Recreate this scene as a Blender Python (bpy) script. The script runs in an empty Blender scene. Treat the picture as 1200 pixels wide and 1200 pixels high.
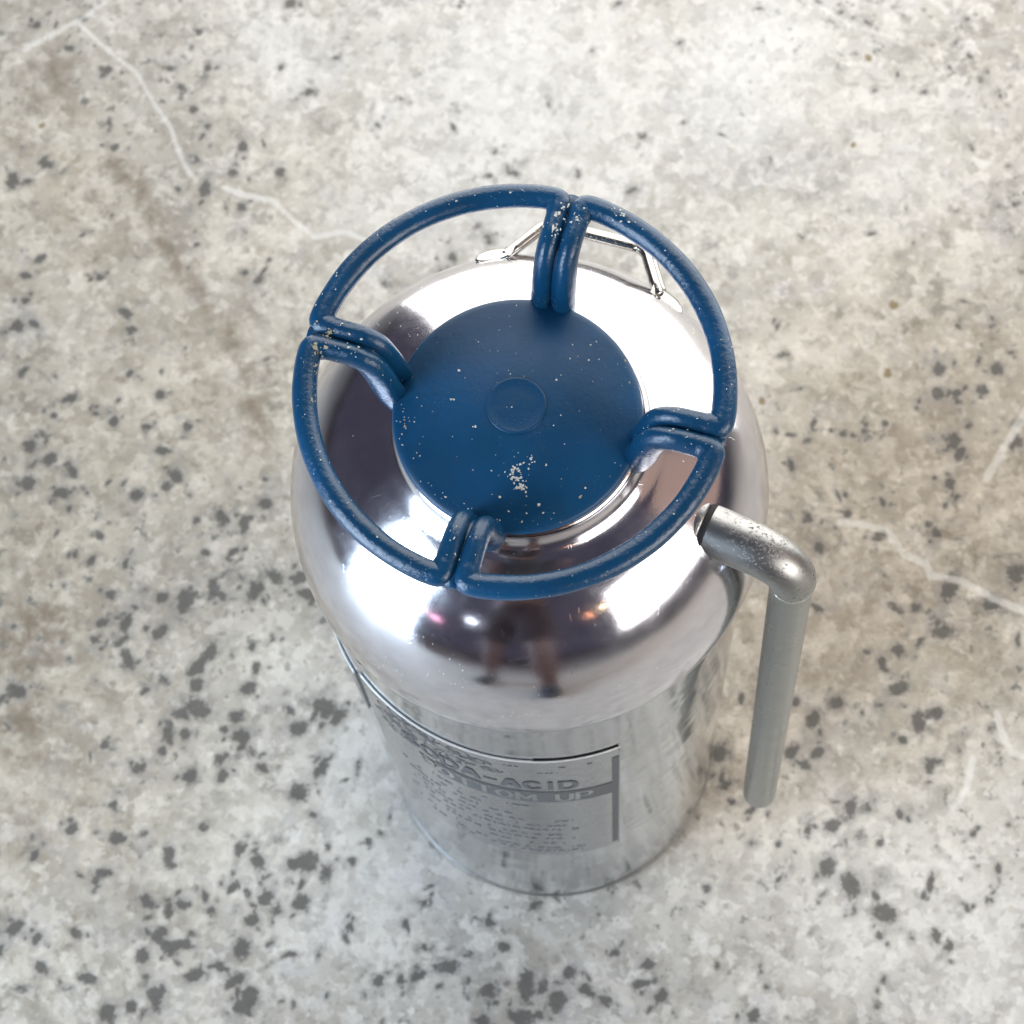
import bpy, bmesh, math, random
import numpy as np
from mathutils import Vector, Matrix

random.seed(7)
RNG = np.random.default_rng(11)
S = 0.0889                      # radius of the steel cylinder in metres; lengths below are in radii
C = bpy.context.scene.collection
sc = bpy.context.scene

# ------------------------------------------------------------------ camera
F_PX, ELEV, DIST, ROLL, AX, AZ = 2747.5, 1.242, 10.5414, -0.1288, -0.071, 4.4785
fw = np.array([0, math.cos(ELEV), -math.sin(ELEV)])
rt0 = np.array([1.0, 0, 0]); up0 = np.cross(rt0, fw)
cr, sr = math.cos(ROLL), math.sin(ROLL)
RT = cr*rt0 + sr*up0
UP = -sr*rt0 + cr*up0
POS = np.array([AX, 0, AZ]) - DIST*fw
cd = bpy.data.cameras.new('camera')
cam = bpy.data.objects.new('camera', cd); C.objects.link(cam)
cam.matrix_world = Matrix(((RT[0], UP[0], -fw[0], POS[0]*S), (RT[1], UP[1], -fw[1], POS[1]*S),
                           (RT[2], UP[2], -fw[2], POS[2]*S), (0, 0, 0, 1)))
cd.sensor_width = 36; cd.lens = F_PX/1200*36
cd.clip_start = 0.05; cd.clip_end = 60
cd.dof.use_dof = True; cd.dof.focus_distance = 9.3*S; cd.dof.aperture_fstop = 25
sc.camera = cam


def un(px, py, z):
    """point of the plane at height z that a measured spot of the photograph lies on (in radii)"""
    d = fw + (px-600)/F_PX*RT - (py-600)/F_PX*UP
    return POS + d*(z-POS[2])/d[2]


# ------------------------------------------------------------------ world and lamps
w = bpy.data.worlds.new('World'); sc.world = w; w.use_nodes = True
bg = w.node_tree.nodes['Background']
bg.inputs[0].default_value = (0.60, 0.56, 0.84, 1); bg.inputs[1].default_value = 0.095
sc.view_settings.view_transform = 'Standard'; sc.view_settings.look = 'None'
sc.view_settings.exposure = 0; sc.view_settings.gamma = 1


def area(name, loc, target, sx, sy, radiance, col):
    l = bpy.data.lights.new(name, 'AREA'); l.shape = 'RECTANGLE'; l.size = sx; l.size_y = sy
    l.energy = radiance*math.pi*sx*sy; l.color = col
    o = bpy.data.objects.new(name, l); C.objects.link(o); o.location = loc
    o.rotation_euler = (Vector(target)-Vector(loc)).to_track_quat('-Z', 'Y').to_euler()
    return o


# the shop's big glazed front behind the extinguisher, the open door at the left, the smaller windows at the right, an added wall glow
area('window_light', (0.40, 0.92, 0.93), (0.40, 0, 0.93), 1.50, 1.84, 3.0, (1.0, 0.98, 0.94))
area('side_window_light', (1.16, 0.66, 0.93), (0, 0.66, 0.93), 0.50, 1.84, 3.0, (1.0, 0.985, 0.97))
area('door_light', (-1.50, -0.70, 1.02), (-0.05, -0.06, 1.02), 0.84, 2.0, 11.0, (0.68, 0.83, 1.0))
area('front_window_light', (1.15, -1.05, 0.88), (0.05, 0, 0.88), 1.15, 0.90, 5.6, (1.0, 0.96, 0.92))
area('far_window_light', (1.9, -0.22, 1.30), (0.05, 0, 1.30), 1.0, 1.7, 0.42, (1.0, 0.66, 0.46))  # added dim lamp standing in for the warm wall mirrored in the chrome


def bulb(name, loc, power, rad, col):
    l = bpy.data.lights.new(name, 'POINT'); l.energy = power; l.shadow_soft_size = rad; l.color = col
    o = bpy.data.objects.new(name, l); C.objects.link(o); o.location = loc


# the shop's small lit bulbs that glint in the shoulder
bulb('bulb_light', (-1.72, -1.78, 0.86), .9, .06, (1.0, .42, .62))
bulb('bulb_light', (-1.86, -1.62, 0.92), .7, .05, (1.0, .75, .85))
bulb('bulb_light', (-1.18, -2.05, 1.22), 1.6, .06, (.82, .88, 1.0))
bulb('bulb_light', (0.72, -2.20, 1.28), .5, .035, (1.0, .40, .18))
bulb('bulb_light', (0.93, -2.10, 1.36), .9, .045, (1.0, .72, .40))


# ------------------------------------------------------------------ material helpers
class NT:
    def __init__(s, name):
        s.m = bpy.data.materials.new(name); s.m.use_nodes = True
        s.t = s.m.node_tree; s.b = s.t.nodes['Principled BSDF']; s.l = s.t.links
        s.co = s.t.nodes.new('ShaderNodeTexCoord').outputs['Object']

    def n(s, typ, ins=None, **kw):
        nd = s.t.nodes.new(typ)
        for k, v in kw.items(): setattr(nd, k, v)
        for k, v in (ins or {}).items():
            if hasattr(v, 'is_linked') or isinstance(v, bpy.types.NodeSocket): s.l.new(v, nd.inputs[k])
            else: nd.inputs[k].default_value = v
        return nd

    def noise(s, scale, detail=4, rough=.55, vec=None, dist=0):
        return s.n('ShaderNodeTexNoise', {'Vector': vec or s.co, 'Scale': scale, 'Detail': detail, 'Roughness': rough, 'Distortion': dist})

    def vor(s, scale, vec=None, feature='F1', rnd=1.0):
        return s.n('ShaderNodeTexVoronoi', {'Vector': vec or s.co, 'Scale': scale, 'Randomness': rnd}, feature=feature)

    def ramp(s, fac, stops):
        nd = s.t.nodes.new('ShaderNodeValToRGB'); s.l.new(fac, nd.inputs[0])
        e = nd.color_ramp.elements
        while len(e) < len(stops): e.new(0.5)
        for el, (p, c) in zip(e, stops):
            el.position = p; el.color = (c, c, c, 1) if not hasattr(c, '__len__') else (*c, 1)
        return nd.outputs[0]

    def math(s, op, a, b=0.0, clamp=False):
        return s.n('ShaderNodeMath', {0: a, 1: b}, operation=op, use_clamp=clamp).outputs[0]

    def mix(s, fac, a, b, mode='MIX'):
        nd = s.t.nodes.new('ShaderNodeMix'); nd.data_type = 'RGBA'; nd.blend_type = mode
        for sock, v in ((nd.inputs[0], fac), (nd.inputs[6], a), (nd.inputs[7], b)):
            if isinstance(v, bpy.types.NodeSocket): s.l.new(v, sock)
            else: sock.default_value = v if not (hasattr(v, '__len__') and len(v) == 3) else (*v, 1)
        return nd.outputs[2]

    def attr(s, name):
        nd = s.t.nodes.new('ShaderNodeAttribute'); nd.attribute_name = name
        return nd.outputs['Fac']

    def smooth(s, v, lo, hi):
        nd = s.n('ShaderNodeMapRange', {0: v, 1: lo, 2: hi, 3: 0.0, 4: 1.0}, interpolation_type='SMOOTHSTEP')
        return nd.outputs[0]

    def set(s, **kw):
        for k, v in kw.items():
            k = k.replace('_', ' ')
            if isinstance(v, bpy.types.NodeSocket): s.l.new(v, s.b.inputs[k])
            else: s.b.inputs[k].default_value = v if not (hasattr(v, '__len__') and len(v) == 3) else (*v, 1)

    def bump(s, h, strength, dist=0.001, prev=None):
        ins = {'Height': h, 'Strength': strength, 'Distance': dist}
        if prev is not None: ins['Normal'] = prev
        return s.n('ShaderNodeBump', ins).outputs[0]


def mat_chrome(name, col, rough, wave, scratch):
    k = NT(name)
    nz = k.noise(22, 2)
    fine = k.noise(900, 3)
    smear = k.noise(60, 4, .6)
    r = k.math('ADD', rough, k.math('MULTIPLY', k.math('SUBTRACT', smear.outputs[0], .5), rough*1.3))
    k.set(Metallic=1.0, Roughness=r)
    tone = k.mix(k.smooth(smear.outputs[0], .35, .7), tuple(c*.93 for c in col), col)
    dust = k.vor(420)
    dm = k.math('MULTIPLY', k.math('LESS_THAN', dust.outputs['Distance'], .10),
                k.math('GREATER_THAN', k.noise(35, 3).outputs[0], .60))
    k.set(Base_Color=k.mix(dm, tone, (.95, .95, .93)))
    k.l.new(k.mix(dm, r, (0.7, .7, .7)), k.b.inputs['Roughness'])
    # hairline polishing scratches: stretched noise in two directions
    mp = k.n('ShaderNodeMapping', {'Vector': k.co, 'Scale': (30, 900, 250), 'Rotation': (0.3, 0.2, .6)}).outputs[0]
    mp2 = k.n('ShaderNodeMapping', {'Vector': k.co, 'Scale': (700, 40, 300), 'Rotation': (-.2, .5, .2)}).outputs[0]
    s1 = k.ramp(k.noise(1, 2, vec=mp).outputs[0], ((.69, 0.0), (.73, 1.0)))
    s2 = k.ramp(k.noise(1, 2, vec=mp2).outputs[0], ((.69, 0.0), (.73, 1.0)))
    b = k.bump(nz.outputs[0], wave, .004)
    b = k.bump(k.math('ADD', s1, s2), scratch, .0002, b)
    b = k.bump(fine.outputs[0], .04, .0003, b)
    k.set(Normal=b)
    return k.m


M = {}
M['chrome'] = mat_chrome('polished_chrome', (.77, .76, .81), .150, .11, .10)
M['cylinder'] = mat_chrome('worn_chrome', (.50, .52, .55), .10, .24, .08)
M['neck'] = mat_chrome('neck_chrome', (.62, .58, .56), .16, .06, .05)


def mat_satin(name, col, rough, pit):
    k = NT(name)
    a = k.noise(180, 5, .65); b2 = k.noise(1500, 3)
    pits = k.math('MULTIPLY', k.smooth(k.noise(700, 4, .7).outputs[0], .54, .64), k.smooth(k.noise(55, 3).outputs[0], .44, .60))
    c = k.mix(k.smooth(a.outputs[0], .35, .7), tuple(x*.85 for x in col), col)
    c = k.mix(k.math('MULTIPLY', pits, pit), c, (.10, .085, .06))
    k.set(Base_Color=c, Metallic=1.0, Roughness=k.math('ADD', k.math('MULTIPLY', pits, pit*.35), rough))
    k.set(Normal=k.bump(pits, .35*pit, -.0006, k.bump(b2.outputs[0], .08, .0003)))
    return k.m


M['elbow'] = mat_satin('pitted_plated_metal', (.42, .42, .405), .38, .75)
k_ = NT('dull_tube_metal')
k_.set(Base_Color=k_.mix(k_.noise(60, 4).outputs[0], (.27, .275, .25), (.36, .365, .34)), Metallic=.9, Roughness=k_.math('ADD', .22, k_.math('MULTIPLY', k_.noise(90, 4).outputs[0], .14)))
M['pipe'] = k_.m
M['bracket'] = mat_satin('bright_strap_metal', (.56, .55, .51), .20, .55)
M['plate'] = mat_satin('brushed_plate_metal', (.50, .52, .55), .26, .15)
M['edge'] = mat_satin('bright_edge_metal', (.85, .84, .80), .15, 0.0)
M['worn_edge'] = None


def mat_plain(name, col, rough, metal=0.0):
    k = NT(name)
    a = k.noise(260, 4)
    k.set(Base_Color=k.mix(a.outputs[0], tuple(c*.75 for c in col), tuple(min(1, c*1.2) for c in col)), Roughness=rough, Metallic=metal)
    k.set(Normal=k.bump(k.noise(600, 3).outputs[0], .1, .0004))
    return k.m


M['worn_edge'] = mat_plain('worn_bright_edge', (.72, .71, .67), .45, .35)  # pale colour holds the gleam along the plate edges
M['ink'] = mat_plain('etched_dark_ink', (.092, .098, .106), .50, 0.05)
M['worn_ink'] = mat_plain('worn_grey_ink', (.28, .29, .31), .42, .5)
M['gap'] = mat_plain('dark_gasket', (.012, .012, .012), .7)  # near-black for the painted gap shade and the dark slit
M['chip'] = mat_plain('bare_paint_chip', (.70, .70, .64), .7)  # white of bare chips and of the painted arm highlights
M['cream_chip'] = mat_plain('cream_paint_chip', (.42, .38, .25), .8)


def mat_blue(name, ca, cb, bs, rg, spec=.6, spk=1.0):
    k = NT(name)
    big = k.noise(28, 3); mid = k.noise(140, 4, .6); fine = k.noise(650, 4, .65)
    c = k.mix(k.smooth(big.outputs[0], .35, .68), ca, cb)
    c = k.mix(k.math('MULTIPLY', k.smooth(mid.outputs[0], .56, .74), .5), c, (.010, .052, .105))
    v = k.vor(330)
    tiny = k.math('MULTIPLY', k.math('LESS_THAN', v.outputs['Distance'], .085), k.smooth(k.noise(40, 3).outputs[0], .50, .60))
    v2 = k.vor(900)
    dust = k.math('MULTIPLY', k.math('LESS_THAN', v2.outputs['Distance'], .12), k.math('MULTIPLY', k.smooth(k.noise(70, 3).outputs[0], .54, .66), .6))
    sp = k.math('MAXIMUM', tiny, dust)
    c = k.mix(k.math('MULTIPLY', sp, spk), c, (.62, .66, .62))
    k.set(Base_Color=c, Roughness=k.math('ADD', rg, k.math('MULTIPLY', mid.outputs[0], .18)))
    k.b.inputs['Specular IOR Level'].default_value = spec
    b = k.bump(mid.outputs[0], .32*bs, .0014)
    b = k.bump(fine.outputs[0], .42*bs, .0005, b)
    k.set(Normal=b)
    return k.m


M['blue'] = mat_blue('blue_wheel_enamel', (.0042, .050, .118), (.0058, .066, .158), 1.0, .15)
M['cap_blue'] = mat_blue('blue_cap_enamel', (.0040, .058, .140), (.0052, .072, .178), .34, .31, .34, .35)


# ------------------------------------------------------------------ mesh helpers (lengths in radii, scaled by S)
def link(name, verts, faces, m, parent=None, smooth=True, loc=None):
    me = bpy.data.meshes.new(name)
    me.from_pydata([tuple(float(x)*S for x in v) for v in verts], [], faces)
    bm = bmesh.new(); bm.from_mesh(me); bmesh.ops.recalc_face_normals(bm, faces=bm.faces); bm.to_mesh(me); bm.free()
    o = bpy.data.objects.new(name, me); C.objects.link(o)
    if isinstance(m, str): m = M[m]
    me.materials.append(m)
    if smooth:
        me.polygons.foreach_set('use_smooth', [True]*len(me.polygons))
    if parent is not None: o.parent = parent
    return o


def lathe(prof, n=128, cx=0, cy=0, closed=False):
    v, f = [], []
    for r, z in prof:
        for i in range(n):
            a = 2*math.pi*i/n
            v.append((cx+r*math.cos(a), cy+r*math.sin(a), z))
    L = len(prof)
    for j in range(L-1 if not closed else L):
        j2 = (j+1) % L
        for i in range(n):
            f.append((j*n+i, j*n+(i+1) % n, j2*n+(i+1) % n, j2*n+i))
    return v, f


def smooth_path(pts, sub=6, closed=False):
    P = [np.array(p, float) for p in pts]; out = []
    n = len(P)
    for i in range(n-1 if not closed else n):
        p0 = P[(i-1) % n] if (i > 0 or closed) else 2*P[0]-P[1]
        p1, p2 = P[i], P[(i+1) % n]
        p3 = P[(i+2) % n] if (i+2 < n or closed) else 2*p2-p1
        for k in range(sub):
            t = k/sub
            out.append(.5*((2*p1)+(-p0+p2)*t+(2*p0-5*p1+4*p2-p3)*t*t+(-p0+3*p1-3*p2+p3)*t**3))
    if not closed: out.append(P[-1])
    return out


def tube(path, rad, ns=14, cap=True, squash=None):
    """tube along path; rad is a number or a list; squash = (sideways, upward) scale of the section, or a list"""
    P = [np.array(p, float) for p in path]; n = len(P)
    R = rad if hasattr(rad, '__len__') else [rad]*n
    v, f = [], []
    T0 = P[1]-P[0]; T0 /= np.linalg.norm(T0)
    ref = np.array([0, 0, 1.0]) if abs(T0[2]) < .9 else np.array([1.0, 0, 0])
    N = ref-T0*(ref@T0); N /= np.linalg.norm(N)
    for i in range(n):
        T = (P[min(i+1, n-1)]-P[max(i-1, 0)]); T /= np.linalg.norm(T)
        N = N-T*(N@T); N /= np.linalg.norm(N); B = np.cross(T, N)
        sq = squash[i] if squash is not None and hasattr(squash[0], '__len__') else (squash or (1, 1))
        for k in range(ns):
            a = 2*math.pi*k/ns
            v.append(P[i]+R[i]*(math.cos(a)*N*sq[1]+math.sin(a)*B*sq[0]))
    for i in range(n-1):
        for k in range(ns):
            f.append((i*ns+k, i*ns+(k+1) % ns, (i+1)*ns+(k+1) % ns, (i+1)*ns+k))
    if cap:
        f.append(tuple(range(ns))[::-1]); f.append(tuple((n-1)*ns+k for k in range(ns)))
    return v, f


def join(*parts):
    V, Fc = [], []
    for v, f in parts:
        o = len(V); V += list(v); Fc += [tuple(i+o for i in q) for q in f]
    return V, Fc


def pol(r, deg, z):
    a = math.radians(deg); return np.array([r*math.cos(a), r*math.sin(a), z])


# ------------------------------------------------------------------ floor
def build_floor():
    x0, x1, y0, y1 = -4.2, 4.5, -2.7, 6.3
    st = .0175
    xs = np.concatenate([np.linspace(-60, -8, 12), np.linspace(-7, x0-.2, 6), np.arange(x0, x1, st), np.linspace(x1+.2, 7, 6), np.linspace(8, 60, 12)])
    ys = np.concatenate([np.linspace(-60, -8, 12), np.linspace(-7, y0-.2, 6), np.arange(y0, y1, st), np.linspace(y1+.2, 9, 6), np.linspace(10, 60, 12)])
    X, Y = np.meshgrid(xs, ys, indexing='ij'); nx, ny = X.shape
    me = bpy.data.meshes.new('floor')
    co = np.stack([X*S, Y*S, 0*X], -1).reshape(-1, 3).astype(np.float32)
    idx = np.arange(nx*ny).reshape(nx, ny)
    q = np.stack([idx[:-1, :-1], idx[1:, :-1], idx[1:, 1:], idx[:-1, 1:]], -1).reshape(-1, 4)
    me.vertices.add(len(co)); me.vertices.foreach_set('co', co.ravel())
    me.loops.add(q.size); me.loops.foreach_set('vertex_index', q.ravel().astype(np.int32))
    me.polygons.add(len(q)); me.polygons.foreach_set('loop_start', (np.arange(len(q))*4).astype(np.int32))
    me.update(calc_edges=True)
    fld = {k: np.zeros(nx*ny, np.float32) for k in ('speck', 'crack', 'brown', 'olive', 'pale', 'warm')}
    xy = np.stack([X.ravel(), Y.ravel()], -1)

    def blob(name, px, py, r, asp=1.0, ang=0.0, amp=1.0):
        c = un(px, py, 0)[:2]; rr = max(r, 4.5)/187
        i0, i1 = np.searchsorted(xs, [c[0]-3*rr*asp, c[0]+3*rr*asp]); j0, j1 = np.searchsorted(ys, [c[1]-3*rr*asp, c[1]+3*rr*asp])
        dx = xs[i0:i1, None]-c[0]; dy = ys[None, j0:j1]-c[1]
        ca, sa = math.cos(ang), math.sin(ang)
        u = (dx*ca+dy*sa)/(rr*asp); v = (-dx*sa+dy*ca)/(rr/asp)
        g = amp*np.exp(-.7*(u*u+v*v))
        F = fld[name].reshape(nx, ny)
        F[i0:i1, j0:j1] = np.maximum(F[i0:i1, j0:j1], g)

    def line(name, pts, r, amp=1.0):
        pts = [un(a, b, 0)[:2] for a, b in pts]; rr = r/187
        F = fld[name]
        for a, b in zip(pts[:-1], pts[1:]):
            d = b-a; lo = np.minimum(a, b)-3*rr; hi = np.maximum(a, b)+3*rr
            m = np.nonzero((xy[:, 0] > lo[0]) & (xy[:, 0] < hi[0]) & (xy[:, 1] > lo[1]) & (xy[:, 1] < hi[1]))[0]
            p = xy[m]-a; t = np.clip((p@d)/(d@d), 0, 1)
            D2 = ((p-t[:, None]*d)**2).sum(1)
            F[m] = np.maximum(F[m], amp*np.exp(-.7*D2/rr**2))

    SPECKS = """340,3,9 363,108,9 243,78,8 82,57,7 125,82,9 213,103,8 227,128,8 285,172,9 328,202,9 55,193,11 15,212,14 273,203,8 240,222,13 230,187,6 283,243,8 230,287,5 303,328,9 287,320,6 30,323,9 47,303,9 117,325,7 30,352,7 147,367,10 153,387,9 20,383,12 40,380,8 237,160,6 128,143,6 135,173,6 200,80,7 233,37,7 393,68,6 43,30,8 97,23,5 97,275,5
27,435,8 82,467,10 152,438,7 187,463,9 133,495,9 113,485,5 63,487,6 50,508,6 35,522,12 58,538,12 85,553,10 73,577,12 33,567,12 220,500,9 173,500,7 160,580,11 207,558,12 190,528,10 260,607,13 287,610,10 310,590,11 230,610,7 87,650,6 107,657,8 147,660,7 130,697,9 190,700,10 218,703,18 250,690,13 300,693,14 322,677,12 352,677,13 362,697,12 120,730,9 148,730,11 188,740,14 140,753,9 247,763,14 230,783,14 150,773,13 110,750,7 300,783,8 320,747,5 117,627,8 273,647,8 240,647,7
170,810,7 233,830,18 213,837,12 230,803,12 197,860,11 217,860,9 190,880,8 163,900,10 123,873,7 283,863,13 277,840,10 290,807,12 350,853,14 377,900,12 350,928,15 380,830,18 395,840,12 307,900,9 223,910,12 260,910,10 257,890,9 83,973,9 137,982,11 198,1002,13 238,970,8 132,943,6 280,995,9 303,1010,12 360,1010,17 343,1013,9 353,1037,7 273,1040,8 290,1047,7 312,1052,12 353,1058,12 240,1050,7 213,1060,9 197,1067,9 247,1067,7 173,1057,11 295,1078,10 188,1093,11 197,1110,13 213,1107,9 167,1120,12 283,1112,15 317,1107,7 258,1133,8 227,1143,12 277,1148,12 293,1167,14 283,1180,12 182,1165,13 153,1180,10 127,1187,14 43,1100,9 87,1093,8 17,1087,12 47,1133,10 103,1147,11 20,810,14 40,1003,8 120,1023,10
432,988,5 413,1008,6 410,1087,7 475,1083,7 498,1058,6 573,1080,8 590,1108,7 497,1110,5 527,1133,13 490,1143,10 572,1160,12 617,1157,18 653,1173,16 613,1193,16 667,1140,10 687,1160,10 710,1173,10 750,1153,9 775,1167,11 443,1150,9 470,1148,8 720,1117,6 760,1130,9 567,1197,10 628,1060,8
843,882,13 850,920,9 927,882,10 942,897,9 957,883,10 953,843,13 933,823,7 980,823,11 1053,807,13 1097,835,11 1077,847,14 1060,868,6 1090,897,10 997,947,13 975,968,11 947,972,8 1055,955,7 1032,988,5 970,1015,15 997,1037,17 1037,1070,16 1030,1097,6 1170,1018,6 1140,977,6 1157,1055,5 1133,1063,6 1097,1097,9 1112,1110,8 1082,1050,5 898,1157,5 883,1190,10 1035,1150,4 880,950,7 858,940,6 913,1030,5
1100,433,11 1168,433,11 1100,462,11 1120,462,8 1150,457,10 1183,413,7 988,508,7 1013,505,5 1117,517,13 1125,532,10 1113,567,9 1122,582,5 1097,625,8 993,602,7 1035,590,6 1030,628,10 953,497,6 1190,673,16 1113,690,18 1163,707,14 1103,740,14 1073,713,8 957,712,8 1053,762,10 1087,615,6 960,643,9 1193,517,9 947,607,8 1033,777,9
985,14,6 1000,21,6 1015,26,6 957,3,7 888,10,4 1133,23,7 1120,50,5 1113,80,5 1052,87,5 1083,108,7 1172,113,7 1150,93,8 1170,242,5 1188,240,5 1123,247,4 940,277,5 907,377,4 1123,383,6 1162,383,6 903,190,5
580,177,7 572,207,7 677,203,8 470,117,5 443,147,6 740,223,9 753,160,8 573,280,11 600,203,11 530,303,11 453,333,9 723,5,8 643,123,6 542,2,6 537,130,4 797,50,7"""
    for tok in SPECKS.split():
        a, b, r = map(float, tok.split(','))
        top = .82 if (b < 420 and a > 380) else 1.0
        blob('speck', a, b, r*.92, random.uniform(1, 1.45), random.uniform(0, 3.14), top)
        for _ in range(5):   # crumbs round each dark stone
            blob('speck', a+random.gauss(0, 1.25*r), b+random.gauss(0, 1.1*r), r*random.uniform(.3, .75), random.uniform(1, 1.6), random.uniform(0, 3.1), random.uniform(.4, .9)*top)
    for _ in range(330):     # scattered small ones, denser at the left and in front
        a, b = random.uniform(-60, 1260), random.uniform(-60, 1260)
        if (350 < a < 1000 and b < 380 and random.random() < .8) or (b < 420 and random.random() < .5): continue
        blob('speck', a, b, random.uniform(3.5, 8), random.uniform(1, 1.8), random.uniform(0, 3.1), random.uniform(.55, 1))
    for pts, r, amp in (([(150, -15), (95, 22), (30, 58)], 7, .95),
                        ([(92, 28), (125, 58), (160, 85), (180, 120), (200, 150), (212, 185), (224, 206)], 5, 1),
                        ([(262, 220), (285, 228), (320, 235), (345, 260), (370, 278), (402, 272), (440, 285)], 5.5, 1.1),
                        ([(985, 612), (1012, 615), (1040, 622), (1060, 650), (1085, 661), (1090, 674), (1125, 680), (1165, 702), (1215, 722)], 6.5, 1.15),
                        ([(1088, 650), (1088, 690)], 3, .7),
                        ([(1210, 470), (1180, 520), (1155, 562)], 7.5, 1.1),
                        ([(1168, 835), (1175, 862), (1186, 882), (1215, 892)], 5.5, 1.2),
                        ([(1140, 890), (1132, 925), (1118, 948)], 5.5, 1.15),
                        ([(950, 0), (1000, 32), (1060, 46)], 5, .9), ([(1085, -5), (1110, 12)], 8, .9),
                        ([(905, 8), (950, 12)], 4, .6)):
        line('crack', pts, r*.85, amp*.92)
    for a, b, r in ((1105, 1013, 9), (1130, 1015, 8), (1090, 998, 6), (1160, 1100, 7), (825, 1108, 11), (838, 1113, 9), (835, 1063, 8), (368, 122, 9), (305, 5, 10), (370, 5, 12), (320, 1112, 8), (83, 1140, 5), (105, 850, 5), (1135, 405, 7), (1090, 845, 6), (720, 1010, 7), (700, 985, 6), (870, 1160, 8), (1185, 1190, 10)):
        blob('crack', a, b, r, random.uniform(1, 1.4), random.uniform(0, 3), .9)
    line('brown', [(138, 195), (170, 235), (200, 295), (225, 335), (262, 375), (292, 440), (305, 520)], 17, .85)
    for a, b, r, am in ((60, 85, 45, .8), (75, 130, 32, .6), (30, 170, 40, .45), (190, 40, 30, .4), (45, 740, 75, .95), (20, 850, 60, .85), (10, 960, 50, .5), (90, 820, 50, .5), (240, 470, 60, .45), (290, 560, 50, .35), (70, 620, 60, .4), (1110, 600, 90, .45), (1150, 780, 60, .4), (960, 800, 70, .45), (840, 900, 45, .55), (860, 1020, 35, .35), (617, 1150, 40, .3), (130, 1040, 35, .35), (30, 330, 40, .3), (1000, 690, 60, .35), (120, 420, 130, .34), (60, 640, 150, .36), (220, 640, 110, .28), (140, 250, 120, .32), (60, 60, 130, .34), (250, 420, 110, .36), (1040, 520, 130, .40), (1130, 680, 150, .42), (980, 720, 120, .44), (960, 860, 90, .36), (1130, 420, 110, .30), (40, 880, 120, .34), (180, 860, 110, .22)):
        blob('brown', a, b, r, 1.15, random.uniform(0, 3), am)  # right-hand blobs paint the tan shade beside the extinguisher, the others are stains
    for a, b, r in ((1018, 68, 6), (1047, 358, 7), (1040, 437, 7), (893, 470, 5.5), (49, 147, 5), (1000, 170, 5)):
        blob('olive', a, b, r, 1.15, random.uniform(0, 3))
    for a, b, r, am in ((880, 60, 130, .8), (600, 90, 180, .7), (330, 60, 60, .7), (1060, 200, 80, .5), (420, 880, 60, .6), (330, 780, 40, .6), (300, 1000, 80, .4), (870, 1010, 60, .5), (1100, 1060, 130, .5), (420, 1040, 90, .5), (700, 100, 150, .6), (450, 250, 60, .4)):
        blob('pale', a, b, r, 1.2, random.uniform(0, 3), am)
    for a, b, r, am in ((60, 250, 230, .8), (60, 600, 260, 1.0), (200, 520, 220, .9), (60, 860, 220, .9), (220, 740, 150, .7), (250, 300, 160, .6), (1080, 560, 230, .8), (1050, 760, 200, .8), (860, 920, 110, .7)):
        blob('warm', a, b, r, 1.1, random.uniform(0, 3), am)  # left ones are stone colour, right-hand ones paint the tan shade
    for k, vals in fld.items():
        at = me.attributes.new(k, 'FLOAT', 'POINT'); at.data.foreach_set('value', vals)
    k = NT('weathered_stone_floor')
    wob = k.noise(170, 4, .6)
    wv = k.n('ShaderNodeVectorMath', {0: k.co, 1: k.n('ShaderNodeVectorMath', {0: k.n('ShaderNodeVectorMath', {0: wob.outputs['Color'], 1: (.5, .5, .5)}, operation='SUBTRACT').outputs[0], 'Scale': .010}, operation='SCALE').outputs[0]}, operation='ADD').outputs[0]
    big = k.noise(5.5, 4, .6); mid = k.noise(26, 5, .62); fine = k.noise(260, 5, .7)
    cell = k.vor(120, wv); cell2 = k.vor(260, wv)
    sep = k.n('ShaderNodeSeparateColor', {0: cell.outputs['Color']})
    sep2 = k.n('ShaderNodeSeparateColor', {0: cell2.outputs['Color']})
    c = k.mix(k.smooth(mid.outputs[0], .34, .66), (.395, .364, .305), (.610, .574, .505))
    hue = k.noise(38, 3, .6, dist=.5)
    c = k.mix(k.math('MULTIPLY', k.smooth(hue.outputs[0], .52, .68), .45), c, (.43, .42, .435))
    blot = k.noise(72, 6, .72, dist=.35); zone = k.noise(14, 3, .55)
    bl = k.math('MULTIPLY', k.smooth(k.math('ADD', blot.outputs[0], k.math('MULTIPLY', k.math('SUBTRACT', zone.outputs[0], .5), .5)), .535, .66), k.math('SUBTRACT', 1.0, k.math('MULTIPLY', k.attr('pale'), .75)))
    c = k.mix(k.math('MULTIPLY', bl, .80), c, (.235, .218, .190))
    c = k.mix(k.math('MULTIPLY', k.smooth(big.outputs[0], .45, .65), .5), c, (.48, .46, .415))
    huge = k.noise(9, 3, .5, dist=.6)
    c = k.mix(k.math('MULTIPLY', k.smooth(huge.outputs[0], .52, .68), .42), c, (.34, .33, .31))
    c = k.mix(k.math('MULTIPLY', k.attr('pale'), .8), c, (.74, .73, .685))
    calm = k.math('SUBTRACT', 1.0, k.math('MULTIPLY', k.attr('pale'), .6))
    # flakes of the stone, each with its own tone
    c = k.mix(k.math('MULTIPLY', k.smooth(sep.outputs[0], .55, 1.0), .46), c, (.74, .71, .65))
    c = k.mix(k.math('MULTIPLY', k.math('MULTIPLY', k.smooth(sep.outputs[1], .62, 1.0), .42), calm), c, (.28, .265, .235))
    c = k.mix(k.math('MULTIPLY', k.smooth(sep2.outputs[0], .70, 1.0), .42), c, (.76, .73, .67))
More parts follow.
